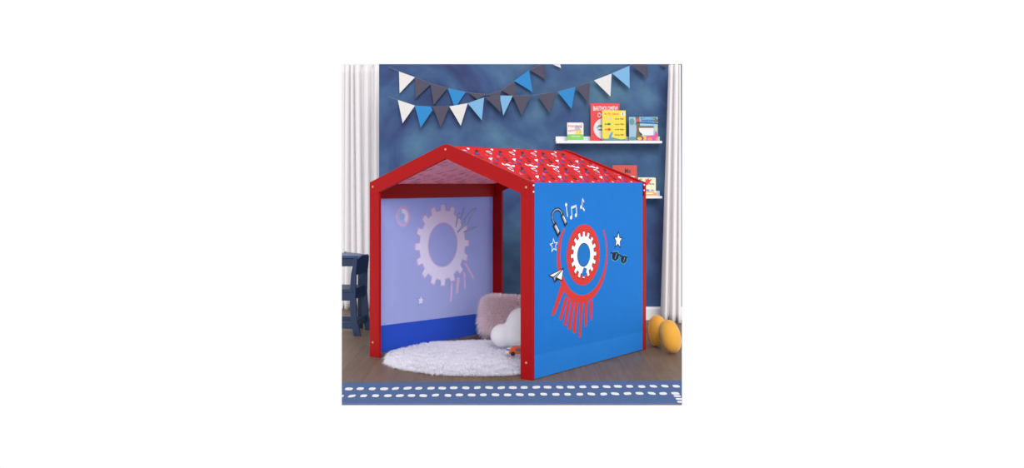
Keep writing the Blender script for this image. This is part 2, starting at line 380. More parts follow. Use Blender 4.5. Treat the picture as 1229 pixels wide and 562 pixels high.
# left side: the same cloth seen from inside, pale reverse of the print; unseen outer face paled to pass more light
XI = -.0005
b = MB()
slab(b, -.0035, XI, PT-.003, D-PT+.002, 1.0, ('blue_hem', 'sheer_blue'), ('royal_hem', 'pale_fabric'), .168, .136)
def oni(layer): return lambda y, z: (XI+.0005*layer, y, z)
def pi_(pts): return [side_pt(x, y, XI) for x, y in pts]
c = side_pt(531.5, 294, XI)
b.flat([gear(c, .222, .262, 16, 1), circ(c, .134)], oni(1), 'f_pink'); b.flat([gear(c, .215, .252, 16), circ(c, .141)], oni(2), 'f_white')
for q in ([(557, 317), (560, 315), (569, 333.5), (567.6, 335)], [(548, 333), (552, 333), (550, 352), (547, 353)], [(541, 336), (544, 337), (542, 362), (540, 362)], [(556, 327), (558.5, 327), (559, 346), (557, 346)]):
    b.flat([pi_(q)], oni(1), 'f_pink')
for q in ([(546.8, 273), (548.6, 258), (551.5, 255.5), (552.6, 262), (556.8, 249), (553.5, 264.5), (549.8, 260.5)], [(548.5, 279), (558, 266), (557.5, 263.5), (566, 251.5), (572, 249.5), (562, 264), (563, 266.5), (549.5, 278.5)],
          [(556, 279), (563.5, 273.5), (572, 272), (566, 275.5)]):
    P_ = pi_(q); b.flat([P_], oni(3), 'f_blue'); stroke(b, P_+[P_[0]], .005, oni(4), 'f_grey')
c2 = side_pt(483.6, 259.8, XI)
b.flat([circ(c2, .061)], oni(1), 'f_pink'); b.flat([circ(c2, .046)], oni(2), 'f_blue')
b.flat([arc_band(c2, .018, .044, -60, 110, 20)], oni(3), 'f_white'); b.flat([circ((c2[0]-.012, c2[1]-.004), .016, 16), circ((c2[0]-.012, c2[1]-.004), .012, 16)], oni(4), 'f_grey')
c2 = side_pt(505, 361, XI); b.flat([star(c2, .037, 84)], oni(1), 'f_grey'); b.flat([star(c2, .029, 84)], oni(2), 'f_white')
b.build('side_panel', house)

# roof: one cloth with two slopes, motifs printed on it
LEN = math.hypot(W/2, RISE); OFF = .012
def slope(b, sgn, outer, kbase, mot, layer=0):
    # local coords (t along ridge, s down the slope) -> house axes
    e = Vector((sgn*W/2, 0, -RISE))/LEN; nrm = Vector((sgn*RISE, 0, W/2))/LEN
    off = -OFF if outer else -OFF-.003
    def fn(t, s, L=0): return Vector((W/2, 0, 1+RISE))+e*s+Vector((0, t, 0))+nrm*(off+(L*.0005 if outer else -L*.0005))
    T0, T1 = PT+.001, D-PT-.001; s0 = .004; s1 = LEN-.0035
    b.flat([[(T0, s0), (T1, s0), (T1, s1), (T0, s1)]], lambda t, s: fn(t, s), kbase)
    if not mot: return fn
    rnd = random.Random(3)
    motifs = []
    def blob(cx, cy, rx, ry, a, k, hole=0): motifs.append(('blob', cx, cy, rx, ry, a, k, hole))
    k = mot
    blob(.10, .05, .036, .017, 25, k['white']); blob(.128, .062, .022, .012, -20, k['white']); blob(.070, .036, .018, .012, 60, k['white'])
    blob(.040, .115, .030, .026, 0, k['white'], .6); blob(.050, .118, .012, .010, 0, k['blue'])
    blob(.150, .105, .028, .014, -30, k['black']); blob(.175, .088, .016, .012, 0, k['black'])
    blob(.100, .150, .030, .018, 10, k['navy']); blob(.104, .146, .012, .008, 10, k['blue'])
    blob(.165, .170, .018, .010, 40, k['lilac']); blob(.182, .185, .018, .009, -10, k['lilac'])
    blob(.030, .190, .026, .015, -25, k['lilac']); blob(.060, .215, .030, .022, 0, k['maroon'], .7); blob(.066, .213, .010, .008, 0, k['black'])
    blob(.125, .232, .034, .013, -20, k['white']); blob(.150, .250, .018, .012, 30, k['blue']); blob(.175, .240, .015, .012, 0, k['navy'])
    blob(.020, .262, .024, .014, 15, k['black']); blob(.085, .272, .022, .010, -35, k['lilac']); blob(.195, .020, .020, .011, 10, k['blue']); blob(.155, .012, .024, .010, 0, k['lilac'])
    blob(.015, .030, .022, .014, 0, k['navy'], .5)
    for it in range(-1, 7):
        for js in range(-1, 4):
            for n_, (_, cx, cy, rx, ry, a, kk, hole) in enumerate(motifs):
                ct, cs = T0+it*.212+cx+js*.06, cy+js*.283-.02
                if ct-rx-.004 < T0 or ct+rx+.004 > T1 or cs-rx-.004 < s0 or cs+rx+.004 > s1: 
                    continue
                ca, sa = math.cos(math.radians(a)), math.sin(math.radians(a)); N = 12; pts = []
                for q in range(N):
                    th = 2*math.pi*q/N; w = 1+.28*math.sin(3*th+n_)
                    x, y = rx*w*math.cos(th), ry*w*math.sin(th); X_, Y_ = (x*ca-y*sa)*.60, (x*sa+y*ca)*1.15; pts.append((ct+X_-.6*Y_, cs+Y_))
                L = [pts]
                if hole: L.append([(ct+(p[0]-ct)*hole, cs+(p[1]-cs)*hole) for p in pts])
                lay = 1+.1*n_
                b.flat(L, lambda t, s: fn(t, s, lay), kk)
    return fn
b = MB()
outer = dict(white='r_white', blue='r_blue', navy='r_navy', black='r_black', lilac='r_lilac', maroon='r_maroon')
inner = dict(white='in_white', blue='in_grey', navy='in_grey', black='in_grey', lilac='in_pink', maroon='in_pink')
for sg in (1, -1):
    fo = slope(b, sg, True, 'red_fabric', outer); fi = slope(b, sg, False, 'roof_inside', inner)
    T0, T1 = PT+.001, D-PT-.001
    for (a, c_) in (((T0, .004), (T1, .004)), ((T1, .004), (T1, LEN-.0035)), ((T1, LEN-.0035), (T0, LEN-.0035)), ((T0, LEN-.0035), (T0, .004))):
        b.face([fo(*a), fo(*c_), fi(*c_), fi(*a)], 'red_fabric')
b.face([Vector((W/2-.005, T0, 1+RISE-OFF-.0015)), Vector((W/2+.005, T0, 1+RISE-OFF-.0015)), Vector((W/2+.005, T1, 1+RISE-OFF-.0015)), Vector((W/2-.005, T1, 1+RISE-OFF-.0015))], 'red_fabric')
b.build('roof_panel', house)

# ------------------------------------------------------------------ fur
def fur(b, samples, k, length, width, droop=.5, lean=.6, seed=1):
    r = random.Random(seed); i = b.idx(k); V = b.bm.verts; FN = b.bm.faces
    for p, n in samples:
        d = (Vector(n)+Vector((r.gauss(0, lean), r.gauss(0, lean), r.gauss(0, lean)*.6))).normalized()
        L = length*r.uniform(.6, 1.15); w = width*r.uniform(.7, 1.3)
        sd = d.cross(Vector((r.gauss(0, 1), r.gauss(0, 1), r.gauss(0, 1)))).normalized()*w/2
        p = Vector(p); m = p+d*L*.55; t = p+d*L+Vector((0, 0, -droop*L*.4))
        a0, a1, m0, m1, tt = V.new(p-sd), V.new(p+sd), V.new(m-sd*.8), V.new(m+sd*.8), V.new(t)
        f = FN.new((a0, a1, m1, m0)); f.material_index = i; f.smooth = True
        f = FN.new((m0, m1, tt)); f.material_index = i; f.smooth = True

# white fur rug lying in the playhouse
RC = Vector((-.183, 5.615, 0)); RR = .545
def rug_r(a):
    return RR*(1+.018*math.sin(3*a+1)+.014*math.sin(5*a+2)+.01*math.sin(9*a))
def rug_ok(x, y):
    q = HI @ Vector((x, y, 0)); return q.x > .014
def rug_h(q): return .006+.014*math.sqrt(max(0, 1-q**4))
b = MB(); rings = []; NA = 96
for iq in range(13):
    q = iq/12; ring = []
    for ia in range(NA):
        a = 2*math.pi*ia/NA; R = rug_r(a)*q*.965; x, y = RC.x+R*math.cos(a), RC.y+R*math.sin(a)
        l = HI @ Vector((x, y, 0))
        if l.x < .02: l.x = .02; w_ = HM @ l; x, y = w_.x, w_.y
        ring.append(b.bm.verts.new((x-RC.x, y-RC.y, rug_h(q)+.004*math.sin(x*31)*math.sin(y*27))))
    rings.append(ring)
for iq in range(1, 12+1):
    for ia in range(NA):
        j = (ia+1) % NA
        if iq == 1: f = b.bm.faces.new([rings[1][ia], rings[1][j], rings[0][ia]])
        else: f = b.bm.faces.new([rings[iq][ia], rings[iq][j], rings[iq-1][j], rings[iq-1][ia]])
        f.smooth = True; f.material_index = b.idx('fur_white')
low = [b.bm.verts.new((v.co.x, v.co.y, .001)) for v in rings[12]]
for ia in range(NA): b.bm.faces.new([low[ia], low[(ia+1) % NA], rings[12][(ia+1) % NA], rings[12][ia]])
b.bm.faces.new(low[::-1])
r = random.Random(5); sm = []
while len(sm) < 52000:
    a = r.uniform(0, 2*math.pi); q = math.sqrt(r.random()); 
    if r.random() < .16: q = r.uniform(.93, 1)
    R = rug_r(a)*q*.965; x, y = RC.x+R*math.cos(a), RC.y+R*math.sin(a)
    l = HI @ Vector((x, y, 0))
    if l.x < .035: continue
    n = Vector((math.cos(a)*max(0, q-.6)*2.2, math.sin(a)*max(0, q-.6)*2.2, .9-.5*max(0, q-.8)*5))
    ll = HI.to_3x3() @ n
    if l.x < .09 and ll.x < 0: ll.x = abs(ll.x)*.2; n = HM.to_3x3() @ ll
    # clumps
    cl = Vector((math.sin(x*60+2*math.sin(y*43)), math.cos(y*52+2*math.sin(x*37)), 0))*.35
    z = max(.004, rug_h(q)-.004)
    sm.append(((x-RC.x, y-RC.y, z), n+cl))
fur(b, sm, 'fur_white', .030, .0046, .55, .28, 2)
sm = []
while len(sm) < 5000:
    a = r.uniform(0, 2*math.pi); R = rug_r(a)*r.uniform(.90, .965); x, y = RC.x+R*math.cos(a), RC.y+R*math.sin(a)
    if (HI @ Vector((x, y, 0))).x < .06: continue
    g = .5*math.sin(a*47)+.4*math.sin(a*83)
    sm.append(((x-RC.x, y-RC.y, .008), Vector((math.cos(a+g), math.sin(a+g), .35))))
fur(b, sm, 'fur_white', .046, .005, .9, .14, 12)
# blades next to the cloth must not poke through it, none may dive under the floor
for v in b.bm.verts:
    if v.co.z < .001: v.co.z = .001
    l = HI @ (v.co+RC)
    if l.x < .004: l.x = .004; w_ = HM @ l; v.co = w_-RC
tag(b.build('fur_rug', loc=RC), 'round white shaggy fur rug on the floor inside the red playhouse', 'rug')

# beige fur pillow
def pillow_samples(w, h, t, n, seed):
    r = random.Random(seed); out = []
    while len(out) < n:
        u, v = r.uniform(-1, 1), r.uniform(-1, 1); s = -1 if r.random() < .78 else 1
        if abs(u) ** 5+abs(v) ** 5 > 1: continue
        e = (1-u ** 4)*(1-v ** 4); th = t/2*max(0, e) ** .45
        p = (u*w/2, s*th, v*h/2); nn = Vector((u ** 5*1.6, s*.6, v ** 5*1.6+.0)); out.append((p, nn.normalized()))
    return out
def pillow_bm(w, h, t, k, n=26):
    b = MB(); i = b.idx(k); V = {}
    for s in (-1, 1):
        for a in range(n+1):
            for c_ in range(n+1):
                u = -1+2*a/n; v = -1+2*c_/n
                m_ = max(abs(u), abs(v)); 
                k_ = (abs(u) ** 5+abs(v) ** 5) ** .2/m_ if m_ > 0 else 1
                uu, vv = u/k_, v/k_
                e = (1-u ** 4)*(1-v ** 4); y = s*t/2*max(0, e) ** .45
                if s == 1 and (a in (0, n) or c_ in (0, n)): V[s, a, c_] = V[-1, a, c_]
                else: V[s, a, c_] = b.bm.verts.new((uu*w/2, y, vv*h/2))
        for a in range(n):
            for c_ in range(n):
                q = [V[s, a, c_], V[s, a+1, c_], V[s, a+1, c_+1], V[s, a, c_+1]]
                f = b.bm.faces.new(q if s == -1 else q[::-1]); f.smooth = True; f.material_index = i
    return b
b = pillow_bm(.40, .27, .12, 'fur_beige')
fur(b, pillow_samples(.40, .27, .12, 26000, 4), 'fur_beige', .040, .0038, .9, .55, 9)
tag(b.build('fur_pillow', loc=(.002, 6.31, .136), rot=(math.radians(-34), math.radians(3), 0)),
    'square beige long haired fur pillow propped up behind the white cloud pillow', 'pillow')

# white cloud pillow
b = MB()
for (x, z, rx, rz, ry) in ((-.010, .072, .072, .070, .050), (.105, .130, .100, .110, .062), (.215, .080, .085, .080, .052), (.10, .065, .13, .065, .055), (.19, .13, .075, .075, .05)):
    b.ball((x, 0, z), (rx, ry, rz), 'plush_white')
o = b.build('cloud_pillow', loc=(-.048, 5.70, .042), rot=(math.radians(-14), 0, math.radians(-8)))
rm = o.modifiers.new('Remesh', 'REMESH'); rm.mode = 'VOXEL'; rm.voxel_size = .008; rm.use_smooth_shade = True
sm_ = o.modifiers.new('Smooth', 'SMOOTH'); sm_.iterations = 6; sm_.factor = .6
tag(o, 'smooth white cloud shaped pillow leaning in front of the beige fur pillow', 'pillow')

# orange toy vehicle
car = thing('toy_car', 'small orange toy vehicle with a pale nose lying on the white fur rug', 'toy', (-.032, 5.44, .050), math.radians(-6))
b = MB(); prof = [(.016, .006), (.016, .016), (.030, .040), (.045, .044), (.10, .044), (.128, .036), (.135, .018), (.135, .006)]
b.prism([(x, -.026, z+.004) for x, z in prof], (0, .052, 0), 't_orange'); b.build('body', car, bevel=.003, weld=True)
b = MB(); b.prism([(-.002, -.024, .010), (.018, -.024, .010), (.028, -.024, .040), (.004, -.024, .037), (-.004, -.024, .026)], (0, .048, 0), 'b_white'); b.build('nose', car, bevel=.003, weld=True)
MB().box((.002, -.0255, .028), (.022, -.0242, .036), 't_glass').build('window', car)
MB().box((.055, -.0275, .026), (.095, -.0262, .040), 't_glass').build('window', car)
for x in (.040, .110):
    for y in (-.031, .023):
        b = MB(); b.tube([(x, y, .011), (x, y+.008, .011)], .012, 't_black', 16); b.build('wheel', car)

# ------------------------------------------------------------------ play rug in front
b = MB()
def rug_edge(px): return 460.9-(px-410)/408*2.6
A, B_ = G(408, 460.9), G(821, 458.3)
b.prism([(KL*FRONT-.1, FRONT, 0), (KR*FRONT+.1, FRONT, 0), (B_.x+.05, B_.y, 0), (A.x-.05, A.y, 0)], (0, 0, .007), 'rug_blue')
cut(b.bm)
def dash(px, py, w=9, h=3.3):
    rr = random.Random(int(px*7+py)); w *= rr.uniform(.88, 1.1); px += rr.uniform(-.5, .5); py += rr.uniform(-.3, .3)
    c_ = G(px, py, .007); rx = w/2*c_.y/F; ry = h/2*c_.y ** 2/F; sh = rr.uniform(-.12, .12)
    pts = []
    for q in range(16):
        th = 2*math.pi*q/16; cx_ = math.copysign(abs(math.cos(th)) ** .7, math.cos(th)); sx_ = math.copysign(abs(math.sin(th)) ** .7, math.sin(th))
        pts.append((c_.x+rx*cx_, c_.y+ry*sx_+sh*cx_*ry*2))
    if pts[0][0] > KR*c_.y or pts[8][0] < KL*c_.y:
        pts = [(min(max(x, KL*y+.001), KR*y-.001), y) for x, y in pts]
    b.flat([pts], lambda x, y: (x, y, .0078), 'dash')
for i in range(29): dash(418.6+14.05*i, 467.2-3.4*i/28)
for i in range(28): dash(422.2+14.38*i, 475.8-3.4*i/27)
dash(409.6, 475.8, 5)
for p in ((813.0, 476.0), (814.8, 479.4), (816.4, 482.6)): dash(p[0], p[1], 8, 2.4)
tag(b.build('play_rug'), 'flat blue play rug with rows of white road dashes along the front', 'rug')

# ------------------------------------------------------------------ yellow feet of a plush toy, built as plain ovals
def oval(px0, px1, py0, py1, Y, tilt, yaw, label, ry=.075):
    w = (px1-px0)*Y/F/2; h = (py1-py0)*Y/F/2
    b = MB(); o_ = bmesh.ops.create_uvsphere(b.bm, u_segments=40, v_segments=26, radius=1); b.idx('plush_yellow')
    for v in b.bm.verts:
        x, y, z = v.co; sx = math.copysign(abs(x)**.88, x); sz = math.copysign(abs(z)**.92, z); v.co = Vector((sx*w*1.02, y*ry, sz*h))
        v.co += Vector((0, 0, 0))
    # seam around the rim
    ringp = [(math.copysign(abs(math.cos(t))**.88, math.cos(t))*w*1.02, 0, math.copysign(abs(math.sin(t))**.92, math.sin(t))*h) for t in [2*math.pi*i/60 for i in range(61)]]
    s = b.build('plush_toy_foot', smooth=True)
    c_ = P((px0+px1)/2, (py0+py1)/2, Y); s.rotation_euler = (math.radians(-12), math.radians(tilt), math.radians(yaw)); s.location = c_
    m2 = MB(); m2.tube(ringp, .0022, 'plush_yellow', 6, cap=False); m2.build('seam', s, smooth=True)
    bpy.context.view_layer.update()
    zz = min((s.matrix_world @ v.co).z for v in s.data.vertices); s.location.z += .002-zz
    return tag(s, label, 'cushion', 'yellow oval plush toy feet')
oval(777.8, 799, 379.3, 416.5, 6.02, 6, 18, 'mustard yellow oval plush toy foot, the left one closer to the playhouse')
oval(792.0, 816.4, 384.5, 424, 5.79, -14, -6, 'mustard yellow oval plush toy foot, the right one at the photo edge')

# ------------------------------------------------------------------ child's chair and table
AN, BN = Vector((-1.027, 6.44, 0)), Vector((-.992, 6.70, 0))
ca = math.atan2(-(BN-AN).x, (BN-AN).y)
chair = thing('childs_chair', "small navy blue wooden child's chair seen from behind at the left edge", 'chair', AN, ca)
CW = (BN-AN).length
CM = Matrix.Translation(AN) @ Matrix.Rotation(ca, 4, 'Z'); CI = CM.inverted()
def cbuild(b, name, parent, Mx, bevel=.002):
    bmesh.ops.transform(b.bm, matrix=Mx, verts=b.bm.verts); cut(b.bm); bmesh.ops.transform(b.bm, matrix=Mx.inverted(), verts=b.bm.verts)
    return b.build(name, parent, bevel=bevel, weld=True)
def post_pts(): return [(.021, 0), (-.002, .10), (-.010, .26), (-.004, .40), (.010, .500)]
for i, y in enumerate((0, CW)):
    b = MB(); wd = [.023, .021, .020, .017, .012]
    L = [(x-w_, z) for (x, z), w_ in zip(post_pts(), wd)]; R = [(x+w_, z) for (x, z), w_ in zip(post_pts(), wd)]
    poly = L+[(.002, .512), (.014, .514)]+R[::-1]
    b.prism([(x, y-.011, z) for x, z in poly], (0, .022, 0), 'chair_blue'); b.build('leg', chair, bevel=.003, weld=True)
b = MB()
N = 12; top = [(y, .498+.020*math.sin(math.pi*y/CW)) for y in [CW*i/N for i in range(N+1)]]
poly = [(.012, y) for y, z in top]
V = [(y, z) for y, z in top]+[(CW, .395), (0, .395)]
b.prism([(-.003+.10*(z-.395), y, z) for y, z in V], (.016, 0, 0), 'chair_blue'); cbuild(b, 'backrest', chair, CM)
cbuild(MB().box((-.30, -.015, .284), (-.006, CW+.015, .304), 'chair_blue'), 'seat', chair, CM)
for y in (-.006, CW-.010):
    cbuild(MB().box((-.29, y, .228), (-.012, y+.016, .284), 'chair_blue'), 'side_rail', chair, CM)
    cbuild(MB().box((-.29, y, .045), (.0, y+.016, .088), 'chair_blue'), 'stretcher', chair, CM)
cbuild(MB().box((-.018, .011, .235), (-.002, CW-.011, .284), 'chair_blue'), 'rear_rail', chair, CM)
cbuild(MB().box((-.006, .011, .060), (.010, CW-.011, .10), 'chair_blue'), 'stretcher', chair, CM)

table = thing('childs_table', "low blue wooden child's table behind the navy chair by the curtain", 'table', (-1.08, 6.90, 0))
I4 = Matrix.Translation((-1.08, 6.90, 0))
def tb(b, name, bevel=.002):
    return cbuild(b, name, table, I4, bevel)
top = [(-1.45, 6.74), (-1.012, 6.74), (-1.003, 6.80), (-1.004, 6.86), (-1.26, 7.20), (-1.45, 7.20)]
b = MB(); b.prism([(x+1.08, y-6.90, .482) for x, y in top], (0, 0, .018), 'table_blue'); tb(b, 'table_top')
tb(MB().box((-.37, -.145, .425), (.045, -.128, .482), 'chair_blue'), 'apron')
tb(MB().box((.022, -.125, 0), (.056, -.091, .482), 'chair_blue'), 'leg')
b = MB(); q = G(412, 303, .5); b.box((q.x-.03, q.y-.05, .5005), (q.x+.012, q.y+.04, .507), 'b_white'); cut(b.bm)
tag(b.build('paper_pad'), "small white paper pad lying on the blue child's table", 'paper')

# ------------------------------------------------------------------ bunting
def bunting(name, cord, flags, Y, label):
    t = thing(name, label, 'bunting', P(*cord[0], Y)); o0 = t.location.copy()
    b = MB(); b.tube([P(x, y, Y)-o0 for x, y in cord], .0022, 'string', 6); b.build('string', t)
    for k, q in flags:
        b = MB(); Yt = [Y-.004, Y-.004]+[Y-.016]*(len(q)-2)
        pts = [P(x, y, yy)-o0 for (x, y), yy in zip(q, Yt)]
        # a little wave across the felt
        top0, top1, tip = pts[0], pts[1], pts[2:]
        b.prism([top0, top1]+tip, (0, .003, 0), k); b.build('pennant', t, weld=True)
    return t
w, bl, lb, dk = 'felt_white', 'felt_blue', 'felt_light', 'felt_dark'
up = [(w, [(478.9, 85.9), (498, 92.8), (479.6, 112)]), (dk, [(498, 92.8), (517.7, 100.5), (498.5, 118.5)]), (dk, [(516.5, 100.3), (537, 106), (520.6, 125.7)]),
      (bl, [(537.4, 106), (559, 110.5), (546, 130)]), (dk, [(563, 111.5), (584, 113.6), (573, 119.5)]), (dk, [(586, 113.4), (602, 108.5), (597, 124)]),
      (dk, [(602, 108.5), (617.5, 97.5), (620, 119)]), (bl, [(617, 97), (635, 84.8), (639.2, 110.5)]), (dk, [(635.7, 84), (648, 77.2), (652.6, 77.2), (655.2, 95.7)])]
up[-1] = (dk, [(635.7, 84), (649, 77.4), (653.0, 77.6), (655.2, 95.7)])
bunting('bunting', [(466, 79.8), (479, 85.9), (498, 92.8), (517, 100.3), (537, 106), (559, 110.5), (572, 112.5), (586, 113.4), (602, 108.5), (617, 97.5), (635, 84.5), (649, 77.3)], up, 7.165,
        'upper string of triangular felt pennants, hanging highest and closest to the wall')
lo = [(w, [(477.6, 120), (498, 126.8), (483.2, 148)]), (bl, [(498, 127), (516.5, 128.1), (519, 132.2), (504.9, 153.4)]), (dk, [(519.3, 128), (539.3, 127.8), (529, 153)]),
      (w, [(539.3, 127.8), (561.3, 124), (553, 151)]), (lb, [(561.3, 124), (581, 117), (578.3, 144.4)]), (dk, [(582.5, 116.6), (600.5, 114.6), (601, 135)]),
      (lb, [(599.6, 115), (615.4, 115), (604, 139)]), (dk, [(615.4, 115), (637, 115), (626, 139)]), (dk, [(645, 114.3), (667.7, 110), (659.7, 135.8)]),
      (bl, [(669.4, 110.3), (690.5, 104.5), (686, 131)]), (dk, [(690.5, 104.5), (708, 99), (706.8, 124.4)]), (w, [(713, 96.5), (734, 88.5), (732.6, 115.8)]),
      (lb, [(734.7, 88), (755.4, 79), (755.7, 106)]), (dk, [(758, 78.2), (775.5, 77.8), (776.5, 80), (777.7, 94)])]
bunting('bunting', [(466, 116), (478, 120), (498, 127), (519, 128.2), (539, 127.9), (561, 124), (581, 117.2), (600, 114.8), (616, 115), (637, 115), (668, 110.3), (691, 104.5), (708, 99), (734, 88.3), (755, 79.2), (759, 77.6)], lo, 7.14,
        'lower string of white, blue and denim pennants rising towards the books on the right')
t = bunting('bunting', [(662.5, 77.3), (673, 77.3)], [(w, [(663.5, 77.3), (672.3, 77.3), (673.3, 81.6)])], 7.165, 'tip of a white felt pennant at the very top edge above the playhouse')
t = bunting('bunting', [(791, 77.3), (802, 77.3)], [(dk, [(792, 77.3), (801, 77.3), (799.6, 81.4)])], 7.165, 'tip of a dark denim pennant at the top edge beside the right curtain')

# ------------------------------------------------------------------ shelves and books
SF = 7.06
def shelf(zb, label):
    t = thing('wall_shelf', label, 'shelf', (.695, WY, zb), 0, 0, 'white picture shelves')
    MB().box((-.378, -.012, 0), (.378, 0, .054), 'white_paint').build('back_board', t, bevel=.001)
    MB().box((-.378, SF-WY, 0), (.378, -.012, .017), 'white_paint').build('ledge', t, bevel=.001)
    return t
ZU = CAMZ-(172.0-HY)*SF/F; ZL = CAMZ-(238.3-HY)*SF/F
shelf(ZU, 'upper white picture shelf holding three upright books and a low wide one')
shelf(ZL, 'lower white picture shelf partly hidden behind the playhouse roof')
def book(px0, px1, py0, zb, Y, th, label, cover, draw=None, lean=3, base=0, rnd=0, grp=None):
    X0, X1 = xp(px0, Y), xp(px1, Y); h = (CAMZ-(py0-HY)*Y/F)-zb; w_ = X1-X0
    t = thing('book', label, 'book', (X0, Y+th, zb), 0, math.radians(-lean), grp)
    b = MB(); c_ = .003 if rnd else 0
    def sl(ya, yb):
        pts = [(0, ya, 0), (w_, ya, 0), (w_, ya, h-c_*2), (w_-c_*2, ya, h), (0, ya, h)] if rnd else [(0, ya, 0), (w_, ya, 0), (w_, ya, h), (0, ya, h)]
        b.prism(pts, (0, yb-ya, 0), cover)
    sl(-th, -th+.0018); sl(-.0018, 0); b.box((0, -th+.0018, 0), (.002, -.0018, h), cover)
    if draw:
        sc = lambda L=1: (lambda x, y: (x*w_, -th-.0003*L, y*h))
        draw(b, sc, w_, h)
    b.build('cover', t)
    MB().box((.002, -th+.0018, .002), (w_-.003, -.0018, h-.002), 'pages').build('page_block', t)
    return t
ell = lambda cx, cy, rx, ry, n=20: [(cx+rx*math.cos(2*math.pi*i/n), cy+ry*math.sin(2*math.pi*i/n)) for i in range(n)]
rect = lambda x0, y0, x1, y1: [(x0, y0), (x1, y0), (x1, y1), (x0, y1)]
def d_song(b, f, w, h):
    b.flat([rect(.0, .04, 1, .36)], f(1), 'b_green'); b.flat([ell(.62, .68, .17, .16)], f(1), 'b_mist')
    b.text('SING AND', f(2), .06, .76, .085, 'b_red', .62); b.text('PLAY', f(2), .10, .53, .10, 'b_red', .42)
    b.flat([ell(.72, .42, .22, .06)], f(2), 'b_yellow'); b.flat([ell(.80, .54, .07, .10)], f(2), 'b_gold'); b.flat([ell(.62, .55, .05, .08)], f(2), 'b_gold')
    b.text('sound book', f(2), .24, .22, .07, 'b_white', .60); b.flat([rect(.86, .74, .885, .94)], f(2), 'b_black'); b.flat([ell(.84, .75, .035, .03)], f(2), 'b_black')
def d_song_plain(b, f, w, h):
    b.flat([rect(.0, .04, 1, .36)], f(1), 'b_green'); b.flat([ell(.62, .68, .17, .16)], f(1), 'b_mist')
    r_ = random.Random(2)
    for yy, x1 in ((.80, .78), (.56, .52)):
        x = .07
        while x < x1:
            ww = r_.uniform(.05, .08); b.flat([ell(x+ww/2, yy+r_.uniform(-.015, .015), ww/2, .055, 8), ell(x+ww/2, yy, ww/5, .022, 8)], f(2), 'b_red' if r_.random() < .7 else 'b_orange'); x += ww+.02
    b.flat([ell(.68, .42, .25, .055)], f(2), 'b_yellow'); b.flat([ell(.80, .54, .07, .11)], f(3), 'b_gold'); b.flat([ell(.60, .55, .05, .09)], f(3), 'b_gold')
    for i in range(9): b.flat([ell(.28+.06*i, .24, .022, .03, 8)], f(2), 'b_white')
    b.flat([rect(.87, .74, .895, .94)], f(2), 'b_black'); b.flat([ell(.845, .75, .04, .03)], f(2), 'b_black')
def d_barth(b, f, w, h):
    b.flat([ell(.56, .33, .46, .30, 32)], f(1), 'b_white'); b.flat([ell(.40, .40, .16, .03)], f(2), 'b_dkgreen'); b.flat([ell(.24, .36, .05, .03)], f(2), 'b_mist'); b.flat([ell(.36, .30, .12, .02)], f(2), 'b_dkgreen')
    b.text('BARTHOLOMEW', f(2), .09, .81, .115, 'b_white', .86); b.text('AND THE', f(2), .40, .755, .035, 'b_white', .25); b.text('OOBLECK', f(2), .24, .63, .125, 'b_white', .72)
def fish(b, f, x, y, k, s=1):
    b.flat([ell(x, y, .085*s, .030*s)], f(2), k); b.flat([[(x-.07*s, y), (x-.16*s, y+.035*s), (x-.16*s, y-.025*s)]], f(2), k); b.flat([ell(x+.01, y+.028*s, .035*s, .018*s, 8)], f(2), k)
def d_fish(b, f, w, h):
    b.text('by Dr. Seuss', f(2), .10, .865, .055, 'b_red', .60); b.flat([ell(.88, .885, .09, .065)], f(1), 'b_white'); b.flat([rect(.865, .84, .895, .93)], f(2), 'b_navy')
    for i, (tx, k) in enumerate((('one fish', 'b_greyfish'), ('two fish', 'b_dkgreen'), ('red fish', 'b_red'))):
        y = .72-.175*i; b.text(tx, f(2), .54, y-.02, .050, 'b_black', .38); fish(b, f, .28 if i else .34, y, k, 1.05)
    b.text('blue fish', f(2), .54, .175, .050, 'b_black', .38)
    b.flat([[(.26, .12), (.36, .10), (.46, .26), (.42, .31), (.34, .24)]], f(2), 'b_blue')
    b.flat([[(0, 0), (1, 0), (1, .07), (.8, .05), (.6, .08), (.5, .10), (.36, .13), (.22, .07), (.1, .07), (0, .09)]], f(1), 'b_teal')
